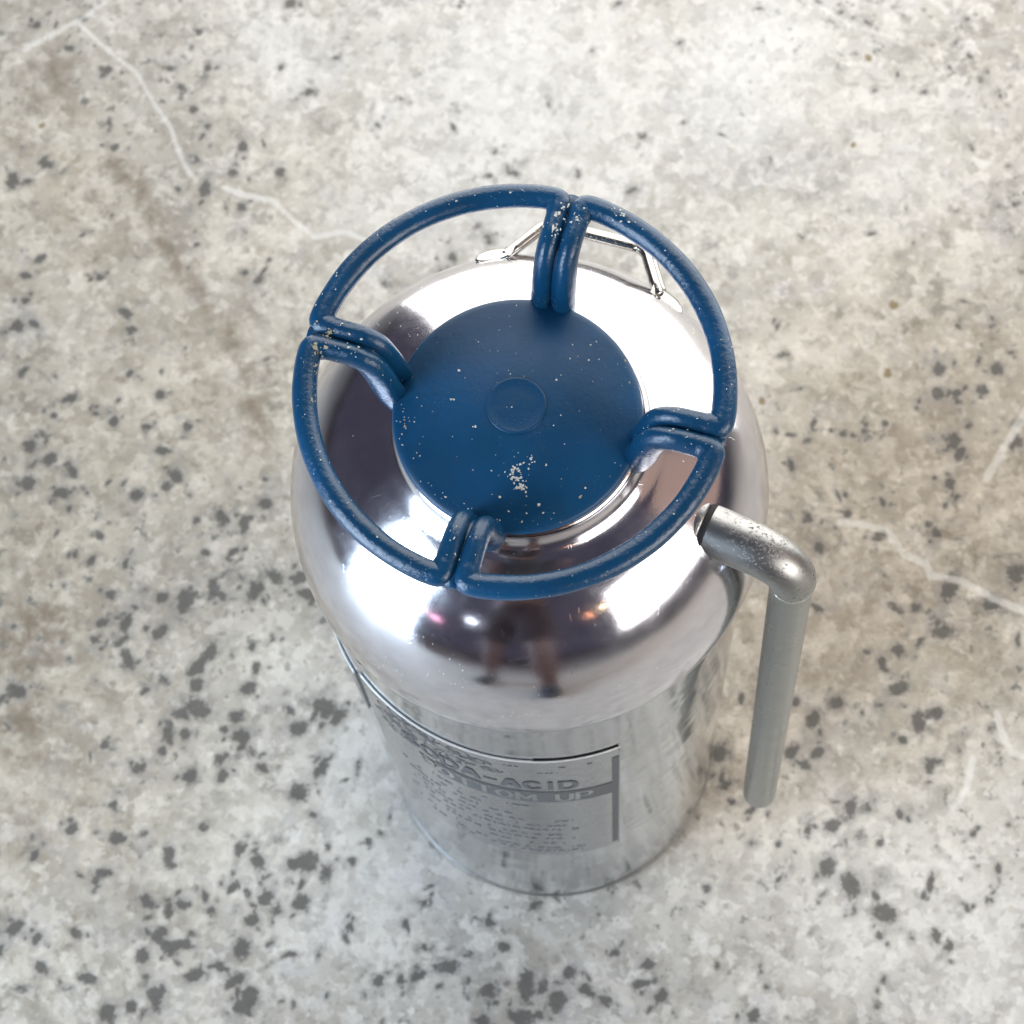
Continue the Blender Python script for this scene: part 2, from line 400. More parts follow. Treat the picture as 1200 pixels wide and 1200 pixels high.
    c = k.mix(k.math('MULTIPLY', k.math('MULTIPLY', k.smooth(sep2.outputs[2], .74, 1.0), .36), calm), c, (.26, .225, .18))
    c = k.mix(k.math('MULTIPLY', k.math('MULTIPLY', k.smooth(fine.outputs[0], .52, .75), .6), calm), c, (.27, .255, .23))
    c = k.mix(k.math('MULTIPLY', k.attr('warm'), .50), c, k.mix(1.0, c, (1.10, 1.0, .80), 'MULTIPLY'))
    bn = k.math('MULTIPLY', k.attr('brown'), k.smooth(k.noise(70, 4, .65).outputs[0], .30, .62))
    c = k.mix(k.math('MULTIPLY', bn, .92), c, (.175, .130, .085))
    edge = k.math('ADD', k.math('MULTIPLY', k.math('SUBTRACT', k.noise(130, 5, .68).outputs[0], .5), .62), k.math('ADD', k.attr('speck'), k.math('MULTIPLY', k.math('SUBTRACT', k.noise(330, 4, .7).outputs[0], .5), 1.15)))
    sp = k.smooth(edge, .46, .76)
    c = k.mix(k.math('MULTIPLY', sp, .92), c, (.105, .099, .088))
    gen = k.math('MULTIPLY', k.smooth(k.noise(120, 4, .65).outputs[0], .585, .66), k.smooth(big.outputs[0], .40, .62))
    c = k.mix(k.math('MULTIPLY', k.math('MULTIPLY', gen, .92), calm), c, (.150, .155, .135))
    halo = k.smooth(k.math('ADD', k.attr('speck'), k.math('MULTIPLY', k.math('SUBTRACT', k.noise(85, 5, .7).outputs[0], .5), 1.2)), .16, .52)
    c = k.mix(k.math('MULTIPLY', halo, k.math('MULTIPLY', .46, k.math('SUBTRACT', 1.0, sp))), c, (.27, .258, .235))
    ol = k.smooth(k.math('ADD', k.attr('olive'), k.math('MULTIPLY', k.math('SUBTRACT', k.noise(220, 3).outputs[0], .5), .6)), .45, .75)
    c = k.mix(k.math('MULTIPLY', ol, .85), c, (.21, .155, .06))
    ck = k.smooth(k.math('ADD', k.math('MULTIPLY', k.attr('crack'), k.math('ADD', .62, k.math('MULTIPLY', k.noise(48, 3, .6).outputs[0], .7))), k.math('MULTIPLY', k.math('SUBTRACT', k.noise(160, 5, .7).outputs[0], .5), 1.0)), .42, .85)
    c = k.mix(k.math('MULTIPLY', ck, .48), c, (.78, .76, .70))
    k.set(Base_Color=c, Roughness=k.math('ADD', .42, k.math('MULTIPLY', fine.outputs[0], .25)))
    k.b.inputs['Specular IOR Level'].default_value = .35
    b = k.bump(fine.outputs[0], .42, .0014)
    b = k.bump(k.math('MULTIPLY', k.smooth(k.noise(190, 3, .6).outputs[0], .62, .70), -1.0), .3, .0015, b)
    b = k.bump(sep.outputs[0], .10, .0008, b)
    b = k.bump(sp, .35, -.0010, b)
    k.set(Normal=b)
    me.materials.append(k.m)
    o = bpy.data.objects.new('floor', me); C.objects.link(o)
    o['kind'] = 'structure'; o['label'] = 'worn pale stone floor with dark specks, brown stains and white scratches'
    return o


build_floor()

# ------------------------------------------------------------------ the fire extinguisher
ext = bpy.data.objects.new('fire_extinguisher', None); C.objects.link(ext)
ext['label'] = 'vintage chrome fire extinguisher with blue four-spoke wheel cap standing on a stone floor'
ext['category'] = 'fire extinguisher'
DX = .016

# cylinder
prof = [(.0, .02), (.90, .02), (.930, .0), (.962, .005), (.984, .024), (.996, .058), (1.0, .10)]
prof += [(1.0, z) for z in np.linspace(.25, 4.6, 30)]
link('cylinder', *lathe(prof, 192), 'cylinder', ext)
# thin seam bead round the foot of the cylinder
bead = [(1.0+.005*math.cos(a), .036+.016*math.sin(a)) for a in np.linspace(0, 2*math.pi, 13)[:-1]]
link('base_bead', *lathe(bead, 160, closed=True), 'elbow', ext)

# domed shoulder with skirt, fillet up to the neck
R0, Z0, H0, NN = 1.050, 4.655, .944, 2.35
prof = [(1.002, 4.50), (1.020, 4.494), (1.033, 4.505), (1.042, 4.545), (1.048, 4.60)]
for t in np.linspace(0, 1, 60):
    r = R0*(1-t) + .575*t
    r = R0 - (R0-.575)*(t**1.7)
    prof.append((r, Z0+H0*max(0, 1-(r/R0)**NN)**(1/NN)))
r, z = prof[-1]
prof += [(.556, z+.011), (.535, z+.028), (.516, z+.056), (.503, z+.092), (.499, z+.112)]
dome = link('shoulder_dome', *lathe(prof, 192, DX), 'chrome', ext)
ZN = z

# neck
prof = [(.47, ZN+.085), (.4955, ZN+.088), (.4965, ZN+.100), (.4955, ZN+.120), (.47, ZN+.124)]
link('neck_collar', *lathe(prof, 128, DX), 'neck', ext)

# screw cap: domed disc with rounded skirt
CR = .503


def cap_z(r): return 5.688+.088*max(0, 1-(r/.491)**2)


prof = [(.38, 5.575), (.440, 5.575), (.450, 5.585), (.460, 5.615), (.478, 5.640), (.496, 5.650), (.5025, 5.657), (.5045, 5.666), (.502, 5.676), (.497, 5.683)]
for t in 1-np.linspace(0, 1, 30):
    prof.append((max(.491*t, 1e-4), cap_z(.491*t)))
# four hollows where the wheel arms meet the edge
v, f = lathe(prof, 160)
capo = link('screw_cap', v, f, 'cap_blue', ext)


# raised button in the middle of the cap
prof = [(.123, -.012), (.121, .0005), (.117, .0032), (.112, .0036), (.106, .0022), (.07, .0035), (.001, .0045)]
prof = [(r, z+cap_z(.11)+.0015) for r, z in prof]
link('cap_button', *lathe(prof, 64, .0, .0), 'cap_blue', capo)

# wheel: four cast loops, each from one arm round to the next
TH = 66.5
RC, ZC, TR = .819, 5.978, .0485


def loop_path(k):
    a0, a1 = TH+90*k, TH+90*(k+1)
    off = .0435

    def arm(deg, side, r, z):
        p = pol(r, deg, z); t = pol(1, deg+90, 0)
        return p+side*off*t
    pts = []
    armp = [(.40, 5.550), (.455, 5.580), (.502, 5.632), (.533, 5.725), (.556, 5.835), (.590, 5.930), (.645, 5.968), (.70, 5.976)]
    for r, z in armp: pts.append(arm(a0, +1, r, z))
    d = math.degrees(off/RC)
    b = 7.6   # degrees taken by the bend
    pts.append(arm(a0, +1, .765, ZC) + .002*pol(1, a0+90, 0))
    pts.append(pol(RC-.007, a0+d+.8, ZC))
    for a in np.linspace(a0+d+b*.6, a1-d-b*.6, 22): pts.append(pol(RC, a, ZC))
    pts.append(pol(RC-.007, a1-d-.8, ZC))
    pts.append(arm(a1, -1, .765, ZC) - .002*pol(1, a1+90, 0))
    for r, z in armp[::-1]: pts.append(arm(a1, -1, r, z))
    return pts


for k in range(4):
    P = smooth_path(loop_path(k), 5)
    n = len(P); rad = []
    for i, p in enumerate(P):
        r = math.hypot(p[0], p[1])
        rad.append(TR*(1.0 if r > .76 else .93 if r > .6 else .93+.20*min(1, (.6-r)/.12)) * (1+.018*math.sin(i*.11+k)+.008*math.sin(i*.29+2*k)))
    sq = []
    for p in P:
        q = min(1, max(0, (.76-math.hypot(p[0], p[1]))/.12)); sq.append((1-.04*q, 1+.28*q))
    v, f = tube(P, rad, 20, squash=sq)
    o = link('wheel_loop', v, f, 'blue', capo)

# webs that fill the groove low down between twin arms
v, f = [], []
for k in range(4):
    a = TH+90*k
    P = smooth_path([pol(r, a, z-.018) for r, z in ((.42, 5.57), (.502, 5.645), (.533, 5.735), (.556, 5.842), (.590, 5.930), (.645, 5.964), (.76, 5.974), (.846, 5.974))], 3)
    link('arm_web', *tube(P, .038, 10), 'blue', capo)



def tube_chips_glints(name, spots, m):
    """bare spots on the upper side of the wheel: (radius, degrees, sideways offset, tilt, size in px, stretch along)"""
    V, Fc = [], []
    for r, deg, off, tilt, px, st in spots:
        ring = abs(r-RC) < .02
        ax = pol(1, deg, 0); tg = pol(1, deg+90, 0)
        c = pol(r, deg, ZC-(.004 if r < .78 else 0)) + tg*off
        side = ax if ring else tg; along = tg if ring else ax
        kz = 1.0 if ring else 1.0+.28*min(1, max(0, (.76-r)/.12))
        nn = side*math.sin(tilt)+np.array([0, 0, 1.0])*math.cos(tilt)
        lat = side*math.cos(tilt)-np.array([0, 0, 1.0])*math.sin(tilt)
        c = c+TR*1.012*(side*math.sin(tilt)+np.array([0, 0, kz])*math.cos(tilt))
        R = px/302; n = 6; o = len(V); phs = random.uniform(0, 6)
        V.append(c+nn*.0014)
        for i in range(n):
            q = R*random.uniform(.4, 1.35); a = phs+6.283*i/n
            V.append(c+along*q*st*math.cos(a)+lat*q*math.sin(a)-nn*.001)
        for i in range(n): Fc.append((o, o+1+i, o+1+(i+1) % n))
    o = link(name, V, Fc, m, capo, smooth=False); o['kind'] = 'stuff'
    return o


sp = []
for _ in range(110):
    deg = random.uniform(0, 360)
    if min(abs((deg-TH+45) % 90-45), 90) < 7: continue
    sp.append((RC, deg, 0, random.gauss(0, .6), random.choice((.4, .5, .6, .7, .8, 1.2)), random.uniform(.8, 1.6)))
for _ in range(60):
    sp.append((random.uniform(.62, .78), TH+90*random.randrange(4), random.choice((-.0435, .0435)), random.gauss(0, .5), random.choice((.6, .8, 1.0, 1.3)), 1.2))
for _ in range(26):  # white flecks painting the glossy highlights of the rear arm
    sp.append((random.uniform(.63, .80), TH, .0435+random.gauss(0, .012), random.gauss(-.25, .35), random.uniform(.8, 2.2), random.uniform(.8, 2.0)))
for _ in range(12):  # painted highlights on the twin rod of that arm
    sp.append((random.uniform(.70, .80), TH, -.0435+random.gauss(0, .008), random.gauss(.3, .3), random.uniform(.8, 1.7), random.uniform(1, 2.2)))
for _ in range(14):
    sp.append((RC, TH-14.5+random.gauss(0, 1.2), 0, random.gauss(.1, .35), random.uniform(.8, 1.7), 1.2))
tube_chips_glints('paint_chip', sp, 'chip')
sp = []
for _ in range(34):
    sp.append((random.uniform(.745, .80), TH+90, .0435+random.gauss(.01, .012), random.gauss(.2, .5), random.uniform(.8, 3.0), random.uniform(.7, 1.5)))
for _ in range(12):
    sp.append((random.uniform(.74, .81), TH+90, -.0435+random.gauss(.01, .012), random.gauss(.6, .3), random.uniform(.8, 2.4), random.uniform(.8, 2)))
for _ in range(16):
    sp.append((RC, TH+90+random.uniform(7, 22), 0, random.gauss(-1.0, .15), random.uniform(.8, 2.2), random.uniform(1, 2)))
tube_chips_glints('cream_paint_chip', sp, 'cream_chip')

# paint chips and drips lying on the cap
def chips(name, spots, m, parent):
    V, Fc = [], []
    for px, py, r in spots:
        c = un(px, py, 5.76); rr = math.hypot(c[0], c[1])
        if rr > .49: continue
        c = un(px, py, cap_z(rr)); z = cap_z(math.hypot(c[0], c[1]))
        n = random.choice((5, 6, 7)); o = len(V); R = r/298
        V.append((c[0], c[1], z+.0018))
        ph = random.uniform(0, 6)
        for i in range(n):
            q = R*random.uniform(.4, 1.35)
            V.append((c[0]+q*math.cos(ph+6.283*i/n), c[1]+q*math.sin(ph+6.283*i/n), z+.0012))
        for i in range(n): Fc.append((o, o+1+i, o+1+(i+1) % n))
    return link(name, V, Fc, m, parent, smooth=False)


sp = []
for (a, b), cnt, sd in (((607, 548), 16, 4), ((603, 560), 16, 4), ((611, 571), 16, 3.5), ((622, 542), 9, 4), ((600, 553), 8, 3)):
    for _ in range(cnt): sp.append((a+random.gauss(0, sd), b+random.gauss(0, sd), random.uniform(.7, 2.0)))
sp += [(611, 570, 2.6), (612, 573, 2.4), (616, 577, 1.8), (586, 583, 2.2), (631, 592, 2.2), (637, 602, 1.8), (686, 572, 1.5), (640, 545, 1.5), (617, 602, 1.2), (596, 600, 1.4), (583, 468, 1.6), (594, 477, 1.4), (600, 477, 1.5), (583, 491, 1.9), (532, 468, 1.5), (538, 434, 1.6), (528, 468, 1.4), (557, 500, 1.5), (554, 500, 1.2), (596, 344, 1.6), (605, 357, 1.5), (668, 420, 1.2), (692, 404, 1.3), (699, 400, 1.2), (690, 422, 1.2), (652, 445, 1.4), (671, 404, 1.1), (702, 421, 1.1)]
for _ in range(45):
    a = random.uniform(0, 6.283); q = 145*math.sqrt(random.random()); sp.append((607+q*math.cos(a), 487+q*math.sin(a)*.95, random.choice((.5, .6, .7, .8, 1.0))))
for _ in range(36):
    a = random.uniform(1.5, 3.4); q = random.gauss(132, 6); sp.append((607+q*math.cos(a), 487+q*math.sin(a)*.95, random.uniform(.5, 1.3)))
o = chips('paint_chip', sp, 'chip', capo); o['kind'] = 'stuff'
o = chips('yellow_paint_chip', [(680, 583, 2.9), (475, 500, 2.4), (474, 492, 1.8), (738, 448, 1.8), (733, 422, 2.6)], 'cream_chip', capo); o['kind'] = 'stuff'


# ------------------------------------------------------------------ plates wrapped on the cylinder
def cyl_patch(a0, a1, zb, zt, r, na=60, nz=12, thick=.010, slope=0.0, amid=-111):
    v, f = [], []
    for s, rr in ((0, r), (1, r+thick)):
        for i in range(na+1):
            a = a0+(a1-a0)*i/na; dz = -slope*(a-amid)
            for j in range(nz+1):
                v.append(pol(rr, a, zb+(zt-zb)*j/nz+dz))
    W = nz+1; O = (na+1)*W
    for s in (0, 1):
        for i in range(na):
            for j in range(nz):
                q = (s*O+i*W+j, s*O+(i+1)*W+j, s*O+(i+1)*W+j+1, s*O+i*W+j+1); f.append(q)
    for i in range(na):
        for j in (0, nz): f.append((i*W+j, (i+1)*W+j, O+(i+1)*W+j, O+i*W+j))
    for j in range(nz):
        for i in (0, na): f.append((i*W+j, i*W+j+1, O+i*W+j+1, O+i*W+j))
    return v, f


SL, PM = .0028, -111
PL0, PL1, PZB, PZT = -149.5, -73.6, 1.52, 3.865
plate = link('name_plate', *cyl_patch(PL0, PL1, PZB, PZT, 1.001, 80, 10, .010, SL, PM), 'plate', ext, smooth=False)
PR = 1.0115
# bright bevelled upper edge and side edges
link('plate_edge', *tube([pol(PR-.004, a, PZT-SL*(a-PM)) for a in np.linspace(PL0, PL1, 60)], .0060, 8), 'worn_edge', plate)
link('plate_edge', *tube([pol(PR-.004, PL1, z-SL*(PL1-PM)) for z in np.linspace(PZB, PZT, 20)], .006, 8), 'plate', plate)
# dark strip painted in for the shade between plate and cylinder
link('plate_gasket', *cyl_patch(-97, PL1-.2, PZT, PZT+.012, 1.0005, 30, 1, .006, SL, PM), 'gap', plate)

L_ = PR+.0008
parts = [cyl_patch(-126, PL1-.3, 2.925, 3.165, L_-.0005, 50, 2, .002, SL*1.7, -95),
         cyl_patch(PL1-2.2, PL1-.3, 1.60, 3.70, L_-.0007, 2, 12, .002, SL, PM)]
link('printed_band', *join(*parts), 'ink', plate, smooth=False)


def arc(cx, cy, rx, ry, a0, a1, n=7):
    return [(cx+rx*math.cos(math.radians(a)), cy+ry*math.sin(math.radians(a))) for a in np.linspace(a0, a1, n)]


GLYPH = {
    'A': [[(0, 0), (.42, 1), (.58, 1), (1, 0)], [(.2, .3), (.8, .3)]],
    'B': [[(0, 0), (0, 1), (.6, 1)]+arc(.6, .76, .32, .24, 90, -90)+[(0, .52)], [(.6, .52)]+arc(.65, .26, .35, .26, 90, -90)+[(0, 0)]],
    'C': [arc(.5, .5, .5, .5, 40, 320, 13)],
    'D': [[(0, 0), (0, 1), (.5, 1)]+arc(.5, .5, .5, .5, 90, -90, 9)+[(0, 0)]],
    'I': [[(.5, 0), (.5, 1)]],
    'M': [[(0, 0), (0, 1), (.5, .25), (1, 1), (1, 0)]],
    'O': [arc(.5, .5, .5, .5, 0, 360, 17)],
    'P': [[(0, 0), (0, 1), (.6, 1)]+arc(.6, .72, .4, .28, 90, -90)+[(0, .44)]],
    'S': [arc(.5, .75, .48, .25, 30, 270, 9)+arc(.5, .25, .48, .25, 90, -150, 9)],
    'T': [[(0, 1), (1, 1)], [(.5, 1), (.5, 0)]],
    'U': [[(0, 1), (0, .35)]+arc(.5, .35, .5, .35, 180, 360, 9)+[(1, 1)]],
    '-': [[(.1, .5), (.9, .5)]]}


def wrap_text(body, name, m, a_start, a_end, zb, height, r, parent, slope=SL*1.7, amid=-95, wd=.03):
    wide = {'I': .45, ' ': .75, '-': .8, 'M': 1.2}
    adv = [wide.get(ch, 1.0) for ch in body]; gap_ = .42
    tot = sum(adv)+gap_*(len(body)-1); u = (a_end-a_start)/tot
    v, f = [], []; x = 0
    for ch, w_ in zip(body, adv):
        for pl in GLYPH.get(ch, []):
            for (x0, y0), (x1, y1) in zip(pl[:-1], pl[1:]):
                A0_, A1_ = (x+x0*w_)*u, (x+x1*w_)*u
                d = np.array([math.radians(A1_-A0_), (y1-y0)*height]); L = np.linalg.norm(d)+1e-9; d = d/L
                n = np.array([-d[1], d[0]])*wd/2; e = d*wd*.35
                o = len(v)
                for (aa, yy, s1, s2) in ((A0_, y0, 1, -1), (A1_, y1, 1, 1), (A1_, y1, -1, 1), (A0_, y0, -1, -1)):
                    a = a_start+aa+math.degrees(n[0]*s1+e[0]*s2)
                    v.append(pol(r, a, zb+yy*height+n[1]*s1+e[1]*s2-slope*(a-amid)))
                f.append((o, o+1, o+2, o+3))
        x += w_+gap_
    # neighbouring strokes overlap: each sits a hair above the one before
    for i in range(len(f)):
        for q in f[i]: v[q] = v[q]*np.array([1+.00002*(i % 9), 1+.00002*(i % 9), 1])
    return link(name, v, f, m, parent, smooth=False)


wrap_text('SODA-ACID', 'lettering', 'ink', -135.5, -86.2, 3.232, .155, L_+.0015, plate, wd=.027)
wrap_text('BOTTOM UP', 'lettering', 'plate', -131, -82.0, 2.968, .150, L_+.0030, plate, wd=.025)

# fine print: rows of tiny strokes, and the scroll ornament at the upper left
V, Fc = [], []


def stroke(a0, z0_, a1, z1_, wd, r=L_+.001):
    o = len(V)
    d = np.array([math.radians(a1-a0), z1_-z0_]); n = np.array([-d[1], d[0]])/(np.linalg.norm(d)+1e-9)*wd/2
    for a, z, s in ((a0, z0_, 1), (a1, z1_, 1), (a1, z1_, -1), (a0, z0_, -1)):
        V.append(pol(r, a+math.degrees(n[0])*s, z+n[1]*s-SL*1.5*(a-PM)))
    Fc.append((o, o+1, o+2, o+3))


for zr, a0, a1, hgt in ((3.74, -105, -82, .035), (3.64, -103, -90, .02), (2.83, -133, -101, .05), (2.70, -140, -112, .05), (2.58, -138, -106, .05), (2.46, -138, -84, .045), (2.34, -138, -90, .045), (2.22, -136, -86, .06), (2.08, -140, -92, .05), (1.98, -128, -88, .05), (1.86, -138, -90, .04), (1.72, -134, -84, .05), (1.64, -126, -84, .04)):
    a = a0
    while a < a1:
        wl = random.uniform(.5, 2.6)
        if random.random() < .66:
            n = max(1, int(wl/.42))
            for i in range(n):
                aa = a+i*.42
                stroke(aa, zr+random.uniform(-.1, .1)*hgt, aa+random.uniform(.05, .25), zr+hgt*random.uniform(.5, 1), .010)
                if random.random() < .5: stroke(aa, zr, aa+.3, zr+random.uniform(0, .3)*hgt, .010)
        a += wl+random.uniform(.3, .9)
fp = link('fine_print', V, Fc, 'worn_ink', plate, smooth=False); fp['kind'] = 'stuff'
V, Fc = [], []


def curl(a, z, ra, turns, sgn, wd=.012):
    prev = None
    for i in range(int(16*turns)+1):
        t = i/16; q = ra*(1-.62*t/turns); th = sgn*t*6.283
        p = (a+math.degrees(q*math.cos(th)), z+q*math.sin(th)*1.0)
        if prev: stroke(*prev, *p, wd*(1-.4*t/turns))
        prev = p


for a, z, ra, tn, sg in ((-112, 3.70, .06, 1.3, 1), (-117, 3.75, .08, 1.4, -1), (-122, 3.68, .07, 1.2, 1), (-126, 3.76, .06, 1.5, -1), (-130, 3.64, .09, 1.4, 1), (-136, 3.74, .07, 1.3, -1), (-140, 3.62, .08, 1.2, 1), (-108, 3.60, .04, 1.2, -1), (-119, 3.55, .06, 1.2, 1), (-126, 3.54, .05, 1.3, -1), (-134, 3.50, .06, 1.3, 1), (-141, 3.46, .07, 1.2, 1), (-138, 3.32, .05, 1.2, -1)):
    curl(a, z, ra, tn, sg)
for i in range(46):
    a = random.uniform(-146, -110); z = 3.80-random.uniform(0, .62) if a < -120 else 3.78-random.uniform(0, .28)
    stroke(a, z, a+random.uniform(.6, 3.2), z+random.uniform(-.05, .05), random.uniform(.008, .02))
so = link('scroll_ornament', V, Fc, 'ink', plate, smooth=False); so['kind'] = 'stuff'
# a second small plate round the left side, and a dark slit under the dome
p2 = link('side_plate', *cyl_patch(-196, -154.5, 3.0, 3.70, 1.001, 40, 6, .010, 0), 'plate', ext, smooth=False)
link('plate_edge', *tube([pol(1.008, a, 3.70) for a in np.linspace(-196, -154.5, 40)], .006, 8), 'worn_edge', p2)
v, f = cyl_patch(-154.5, -146.5, 4.28, 4.36, 1.0005, 10, 2, .004, .006, -150)
link('vent_slit', v, f, 'gap', ext, smooth=False)

# ------------------------------------------------------------------ hanger strap on the far side
def on_dome(r): return Z0+H0*max(0, 1-(min(r, R0)/R0)**NN)**(1/NN)


A0 = 66.5
t = pol(1, A0+90, 0); rdir = pol(1, A0, 0)


def hp(s, r, z): return s*t+r*rdir+np.array([DX, 0, z])


mid = [hp(.345, .885, 5.145), hp(.330, .905, 5.150), hp(.225, 1.092, 5.11), hp(-.225, 1.092, 5.11), hp(-.330, .905, 5.150), hp(-.345, .885, 5.145)]
path = [mid[0]]
for i in range(1, 5):
    a, b, c = mid[i-1], mid[i], mid[i+1]
    for q in (.06, .03):
        if np.linalg.norm(a-b) > .1: path.append(b+(a-b)/np.linalg.norm(a-b)*q)
    path.append(b*.94+((a-b)/np.linalg.norm(a-b)+(c-b)/np.linalg.norm(c-b))*.012+b*.06)
    for q in (.03, .06):
        if np.linalg.norm(c-b) > .1: path.append(b+(c-b)/np.linalg.norm(c-b)*q)
path.append(mid[5])
P = smooth_path(path, 3)
up_ = np.array([0, 0, 1.0])
sd = up_*.044-rdir*.026
rail1 = tube([p+sd for p in P], .0235, 10)
rail2 = tube([p-sd for p in P], .0235, 10)
V2, F2 = [], []
for p in P:
    V2 += [p+sd+rdir*.004, p-sd+rdir*.004, p-sd-rdir*.004, p+sd-rdir*.004]
for i in range(len(P)-1):
    for k in range(4): F2.append((4*i+k, 4*i+(k+1) % 4, 4*i+4+(k+1) % 4, 4*i+4+k))
br = link('hanger_bracket', *join(rail1, rail2, (V2, F2)), 'bracket', ext)
for sgn in (1, -1):     # flat feet lying on the dome
    V3, F3 = [], []
    N = 10
    for i in range(N+1):
        s = .312+.150*i/N
        wd = .055*math.sqrt(max(0.02, 1-max(0, (i-6)/4.2)**2))
        for j, e in enumerate(np.linspace(-1, 1, 5)):
            rr = math.sqrt(max(0, 1.0-s*s))*.985-.062+e*wd*.8
            p = hp(sgn*s, rr, 0); rad = math.hypot(p[0]-DX, p[1])
            lift = .03*max(0, 1-i/2.5)
            V3.append((p[0], p[1], on_dome(math.hypot(*(hp(sgn*s, rr-e*wd*.8, 0)[:2]))-.0)+.030-e*wd*.45+lift))
        for j, e in enumerate(np.linspace(-1, 1, 5)):
            q = V3[-5]; V3.append((q[0], q[1], q[2]-.013))
    for i in range(N):
        for j in range(4):
            a = i*10+j; F3.append((a, a+1, a+11, a+10)); F3.append((a+5, a+15, a+16, a+6))
        for j in (0, 4): a = i*10+j; F3.append((a, a+10, a+15, a+5))
    for i in (0, N):
        for j in range(4): a = i*10+j; F3.append((a, a+5, a+6, a+1))
    link('foot_tab', V3, F3, 'bracket', br)

# ------------------------------------------------------------------ elbow and discharge pipe
AE = -31.5
ZE = 5.235
rd = pol(1, AE, 0)
rb = .205
path = [pol(r, AE, ZE+.02*(1.05-r)) for r in np.linspace(.74, 1.033, 8)]
cen = pol(1.033, AE, ZE-rb)
for a in np.linspace(6, 90, 20): path.append(cen+rb*(math.sin(math.radians(a))*rd+math.cos(math.radians(a))*np.array([0, 0, 1.0])))
path.append(pol(1.033+rb, AE, ZE-rb-.012)); path.append(pol(1.033+rb, AE, ZE-rb-.03))
n = len(path)
rad = [.109]*n
for i in range(n): rad[i] = .109-.010*max(0, (i-6)/(n-7))
elbow = link('hose_elbow', *tube(path, rad, 28), 'elbow', ext)
# flange, and a black ring painting the shaded recess where the elbow leaves the dome
c0 = pol(.872, AE, ZE-.004)


def ring_on(axis_p, axis_d, prof2, n=48):
    d = axis_d/np.linalg.norm(axis_d); u = np.cross(d, [0, 0, 1.0]); u /= np.linalg.norm(u); vv = np.cross(d, u)
    V4, F4 = [], []
    for r, h in prof2:
        for i in range(n):
            a = 6.28319*i/n; V4.append(axis_p+d*h+r*(math.cos(a)*u+math.sin(a)*vv))
    L = len(prof2)
    for j in range(L):
        for i in range(n): F4.append((j*n+i, j*n+(i+1) % n, ((j+1) % L)*n+(i+1) % n, ((j+1) % L)*n+i))
    return V4, F4


link('elbow_flange', *ring_on(c0, rd, [(.105, -.12), (.131, -.12), (.131, -.075), (.128, -.055), (.122, -.046), (.116, -.048), (.105, -.05)]), 'elbow', elbow)
link('elbow_gasket', *ring_on(c0, rd, [(.100, -.055), (.119, -.055), (.1215, -.026), (.117, -.020), (.100, -.020)]), 'gap', elbow)
# pipe
ptop = pol(1.033+rb, AE, ZE-rb-.015)
pbot = np.array([1.125, -.755, 1.22])
dirp = (pbot-ptop)/np.linalg.norm(pbot-ptop)
path = [ptop+(pbot-ptop)*k for k in np.linspace(0, 1, 24)]
rad = [.0925]*24
v1 = tube(path, rad, 28, cap=False)
endp = [pbot+dirp*.09*math.sin(a) for a in np.linspace(0, 1.45, 7)]; endr = [.0925*math.cos(a) for a in np.linspace(0, 1.45, 7)]
pipe = link('discharge_pipe', *join(v1, tube(endp, endr, 28)), 'pipe', ext)
link('pipe_band', *tube([ptop+dirp*h for h in (-.030, -.024, -.010, -.004)], [.095, .1015, .1015, .095], 28), 'edge', pipe)

# ------------------------------------------------------------------ the photographer, whom the chrome mirrors
def skin(name, nodes, edges, m, parent=None, lev=2):
    me = bpy.data.meshes.new(name)
    me.from_pydata([n[:3] for n in nodes], edges, []); me.update()
    o = bpy.data.objects.new(name, me); C.objects.link(o)
    md = o.modifiers.new('skin', 'SKIN'); md.use_smooth_shade = True
    if not me.skin_vertices: me.skin_vertices.new(name='')
    for sv, n in zip(me.skin_vertices[0].data, nodes):
        r = n[3]; sv.radius = (r, r) if not hasattr(r, '__len__') else r
    me.skin_vertices[0].data[0].use_root = True
    sb = o.modifiers.new('sub', 'SUBSURF'); sb.levels = lev; sb.render_levels = lev
    me.materials.append(m)
    if parent: o.parent = parent
    return o


